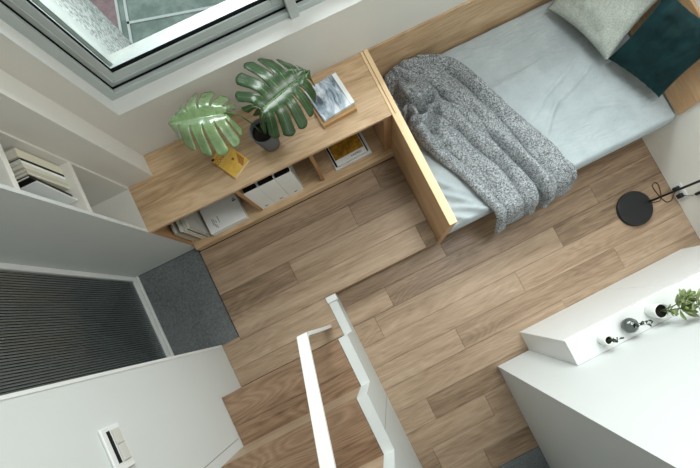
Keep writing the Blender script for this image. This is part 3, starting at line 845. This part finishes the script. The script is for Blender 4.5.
# ------------------------------------------------------------------ floor lamp
lamp = tag(empty('floor_lamp', (1.575, -1.70, D)), 'black floor lamp with a round disc base beside the right wall', 'lamp')
bm = bmesh.new(); add_lathe(bm, [(0, 0.001), (0.136, 0.001), (0.142, 0.004), (0.142, 0.027), (0.138, 0.031), (0, 0.031)], 72, (1.575, -1.70, D))
o = part(finish('base', bm, 'black'), lamp)
bm = bmesh.new(); add_tube(bm, [(1.703, -1.702, D+0.028), (1.703, -1.700, 1.25)], 0.0085, 14)
part(finish('pole', bm, 'black', smooth=True), lamp)
bm = bmesh.new(); add_lathe(bm, [(0.03, 0.10), (0.032, 0.09), (0.075, 0.0), (0.072, 0.0), (0.028, 0.088), (0, 0.09)], 32, (1.703, -1.700, 1.22))
part(finish('lamp_shade', bm, 'black', smooth=True), lamp)
def cable(name, pts, r, mat, label=None, cat=None):
    # smooth the polyline
    P = [Vector(p) for p in pts]; out = []
    for i in range(len(P)-1):
        p0, p1, p2, p3 = P[max(i-1, 0)], P[i], P[i+1], P[min(i+2, len(P)-1)]
        for k in range(6):
            t_ = k/6; out.append(0.5*((2*p1)+(-p0+p2)*t_+(2*p0-5*p1+4*p2-p3)*t_*t_+(-p0+3*p1-3*p2+p3)*t_**3))
    out.append(P[-1]); bm = bmesh.new(); add_tube(bm, out, r, 7); return finish(name, bm, mat, smooth=True)
zc = D+0.004
c = cable('cable', [(1.712, -1.712, zc), (1.80, -1.735, zc), (1.835, -1.690, zc), (1.855, -1.615, zc), (1.835, -1.585, zc), (1.805, -1.61, zc), (1.815, -1.69, zc), (1.84, -1.765, zc), (1.885, -1.775, zc), (1.912, -1.74, D+0.02), (1.915, -1.72, D+0.05)], 0.0032, 'spine_brown'); part(c, lamp)
c = cable('cable', [(1.915, -1.745, D+0.06), (1.917, -1.78, D+0.09), (1.92, -1.80, D+0.14), (1.92, -1.80, D+0.19)], 0.0028, 'black'); part(c, lamp)
part(box('inline_switch', 1.902, 1.926, -1.812, -1.790, D+0.18, D+0.27, 'black', None, 0.004), lamp)
so = tag(empty('wall_outlet', (XR-0.008, -1.73, -0.07)), 'black power adapters plugged in low on the right wall behind the lamp pole', 'outlet')
part(box('socket_plate', XR-0.006, XR-0.0005, -1.80, -1.675, -0.125, -0.05, 'lacquer', None, 0.002), so)
part(box('plug', XR-0.04, XR-0.0065, -1.722, -1.690, -0.110, -0.070, 'black', None, 0.006, 2), so)
part(box('plug', XR-0.036, XR-0.0065, -1.788, -1.752, -0.112, -0.072, 'black', None, 0.006, 2), so)

# ------------------------------------------------------------------ small pots on the white cabinet
ZC = 0.531
rnd = random.Random(4)
def leaf_blade(bm, base, tip, wd, up=(0, 0, 1), thick=0.004, n=8, cup=0.15):
    base, tip = Vector(base), Vector(tip); d = tip-base; L = d.length; u = d.normalized(); up = Vector(up)
    s = u.cross(up)
    if s.length < 1e-3: s = u.cross(Vector((1, 0, 0)))
    s.normalize(); nn = s.cross(u)
    R = []
    for i in range(n+1):
        q = i/n; w_ = wd*0.5*(max(0.0, math.sin(PI*q**1.35))**0.75)+0.0006
        cpt = base+d*q+nn*(cup*L*(4*q*(1-q))*-0.25)
        t_ = thick*0.5*math.sin(PI*min(1, q*0.9+0.08))+0.0003
        R.append([bm.verts.new(cpt+s*w_), bm.verts.new(cpt+nn*t_), bm.verts.new(cpt-s*w_), bm.verts.new(cpt-nn*t_)])
    for A, B in zip(R, R[1:]):
        for k in range(4): bm.faces.new((A[k], A[(k+1) % 4], B[(k+1) % 4], B[k]))
    bm.faces.new(R[0]); bm.faces.new(R[-1][::-1])
def pot(name, loc, prof, mat, label, soil_z, soil_r):
    o = tag(empty(name, loc), label, 'potted plant')
    bm = bmesh.new(); add_lathe(bm, prof, 40); finish('pot', bm, mat, o, smooth=True)
    bm = bmesh.new(); add_lathe(bm, [(0, soil_z), (soil_r, soil_z), (soil_r, soil_z-0.01), (0, soil_z-0.01)], 28); finish('soil', bm, 'soil', o)
    return o
p1 = pot('potted_sprig', (0.474, -2.245, ZC), [(0, 0), (0.025, 0), (0.029, 0.004), (0.030, 0.07), (0.028, 0.074), (0.022, 0.072), (0.021, 0.055), (0, 0.055)], 'white_pot', 'smallest white pot with a dark sprig, at the left end of the white cabinet', 0.062, 0.0212)
p2 = pot('potted_sprig', (0.640, -2.236, ZC), [(0, 0), (0.022, 0), (0.036, 0.012), (0.044, 0.034), (0.040, 0.056), (0.024, 0.070), (0.017, 0.074), (0.016, 0.080), (0.012, 0.080), (0.012, 0.060), (0, 0.060)], 'smoke', 'round smoky grey vase with a small sprig, between the two white pots', 0.066, 0.0118)
p3 = pot('potted_succulent', (0.812, -2.230, ZC), [(0, 0), (0.034, 0), (0.038, 0.004), (0.043, 0.084), (0.041, 0.088), (0.039, 0.086), (0.037, 0.07), (0, 0.07)], 'white_pot', 'white pot of leafy green succulent on the right of the white cabinet', 0.074, 0.0375)
def sprig(o, z0, seed, h=0.12, lean=(0.02, 0.0)):
    r_ = random.Random(seed); bm = bmesh.new(); bl = bmesh.new()
    for k in range(2):
        x, y = r_.uniform(-.004, .004), r_.uniform(-.004, .004)
        tx, ty = lean[0]+r_.uniform(-.012, .012), lean[1]+r_.uniform(-.010, .010)
        hh = h*(0.75+0.3*k)
        add_tube(bm, [(x, y, z0), (x+tx*.4, y+ty*.4, z0+hh*.5), (x+tx, y+ty, z0+hh)], 0.001, 5)
        for i in range(7):
            q = 0.25+0.75*i/6; b = Vector((x+tx*q, y+ty*q, z0+hh*q)); a = r_.uniform(0, 2*PI)
            leaf_blade(bl, b, b+Vector((math.cos(a)*.016, math.sin(a)*.016, .008)), 0.009, thick=0.0015, n=5)
    finish('stalk', bm, 'stem', o, smooth=True); finish('foliage', bl, 'dark_leaf', o, smooth=True)
sprig(p1, 0.062, 2, 0.095, (0.016, 0.010)); sprig(p2, 0.066, 5, 0.12, (0.020, 0.014))
def rosette(o, c, R, n, tilt, seed, axis=(0, 0, 1)):
    r_ = random.Random(seed); bm = bmesh.new(); c = Vector(c); ax = Vector(axis).normalized()
    e1 = ax.orthogonal().normalized(); e2 = ax.cross(e1)
    for i in range(n):
        lay = i/n; a = i*2.399; el = math.radians(12+62*lay)+r_.uniform(-.1, .1); L = R*(1.0-0.45*lay)*r_.uniform(.85, 1.1)
        d = (e1*math.cos(a)+e2*math.sin(a))*math.cos(el)+ax*math.sin(el)
        leaf_blade(bm, c+d*0.004-ax*0.02*(1-lay), c+d*L-ax*0.02*(1-lay), 0.26*L+0.010, up=ax, thick=0.005, cup=0.25)
    finish('leaf_rosette', bm, 'succulent', o, smooth=True)
bm = bmesh.new()
for tip in ((0.038, 0.0, 0.175), (0.085, 0.004, 0.235), (0.075, 0.045, 0.20), (0.02, -0.012, 0.12)):
    add_tube(bm, [(0, 0, 0.07), (tip[0]*.35, tip[1]*.4, 0.07+(tip[2]-.07)*.55), tip], 0.0032, 6)
finish('stalk', bm, 'stem', p3, smooth=True)
rosette(p3, (0.038, 0.0, 0.180), 0.100, 17, 0, 1, (0.25, 0.05, 1)); rosette(p3, (0.085, 0.004, 0.240), 0.095, 15, 0, 2, (0.4, -0.1, 1))
rosette(p3, (0.075, 0.045, 0.205), 0.070, 13, 0, 3, (0.4, 0.5, 1)); rosette(p3, (0.02, -0.012, 0.125), 0.05, 9, 0, 4, (0.4, -0.3, 1))

# unseen frame added around the overhead fill
cl = tag(empty('fill_frame', (1.09, -1.0, TOP)), 'flat white frame added unseen around the overhead fill', 'fill frame')
bm = bmesh.new()
for a in ((0.30, 0.33, -1.75, -0.25), (1.85, 1.88, -1.75, -0.25), (0.33, 1.85, -1.75, -1.72), (0.33, 1.85, -0.28, -0.25)): add_box(bm, a[0], a[1], a[2], a[3], 4.02, TOP-0.001)
part(finish('light_frame', bm, 'rail'), cl)
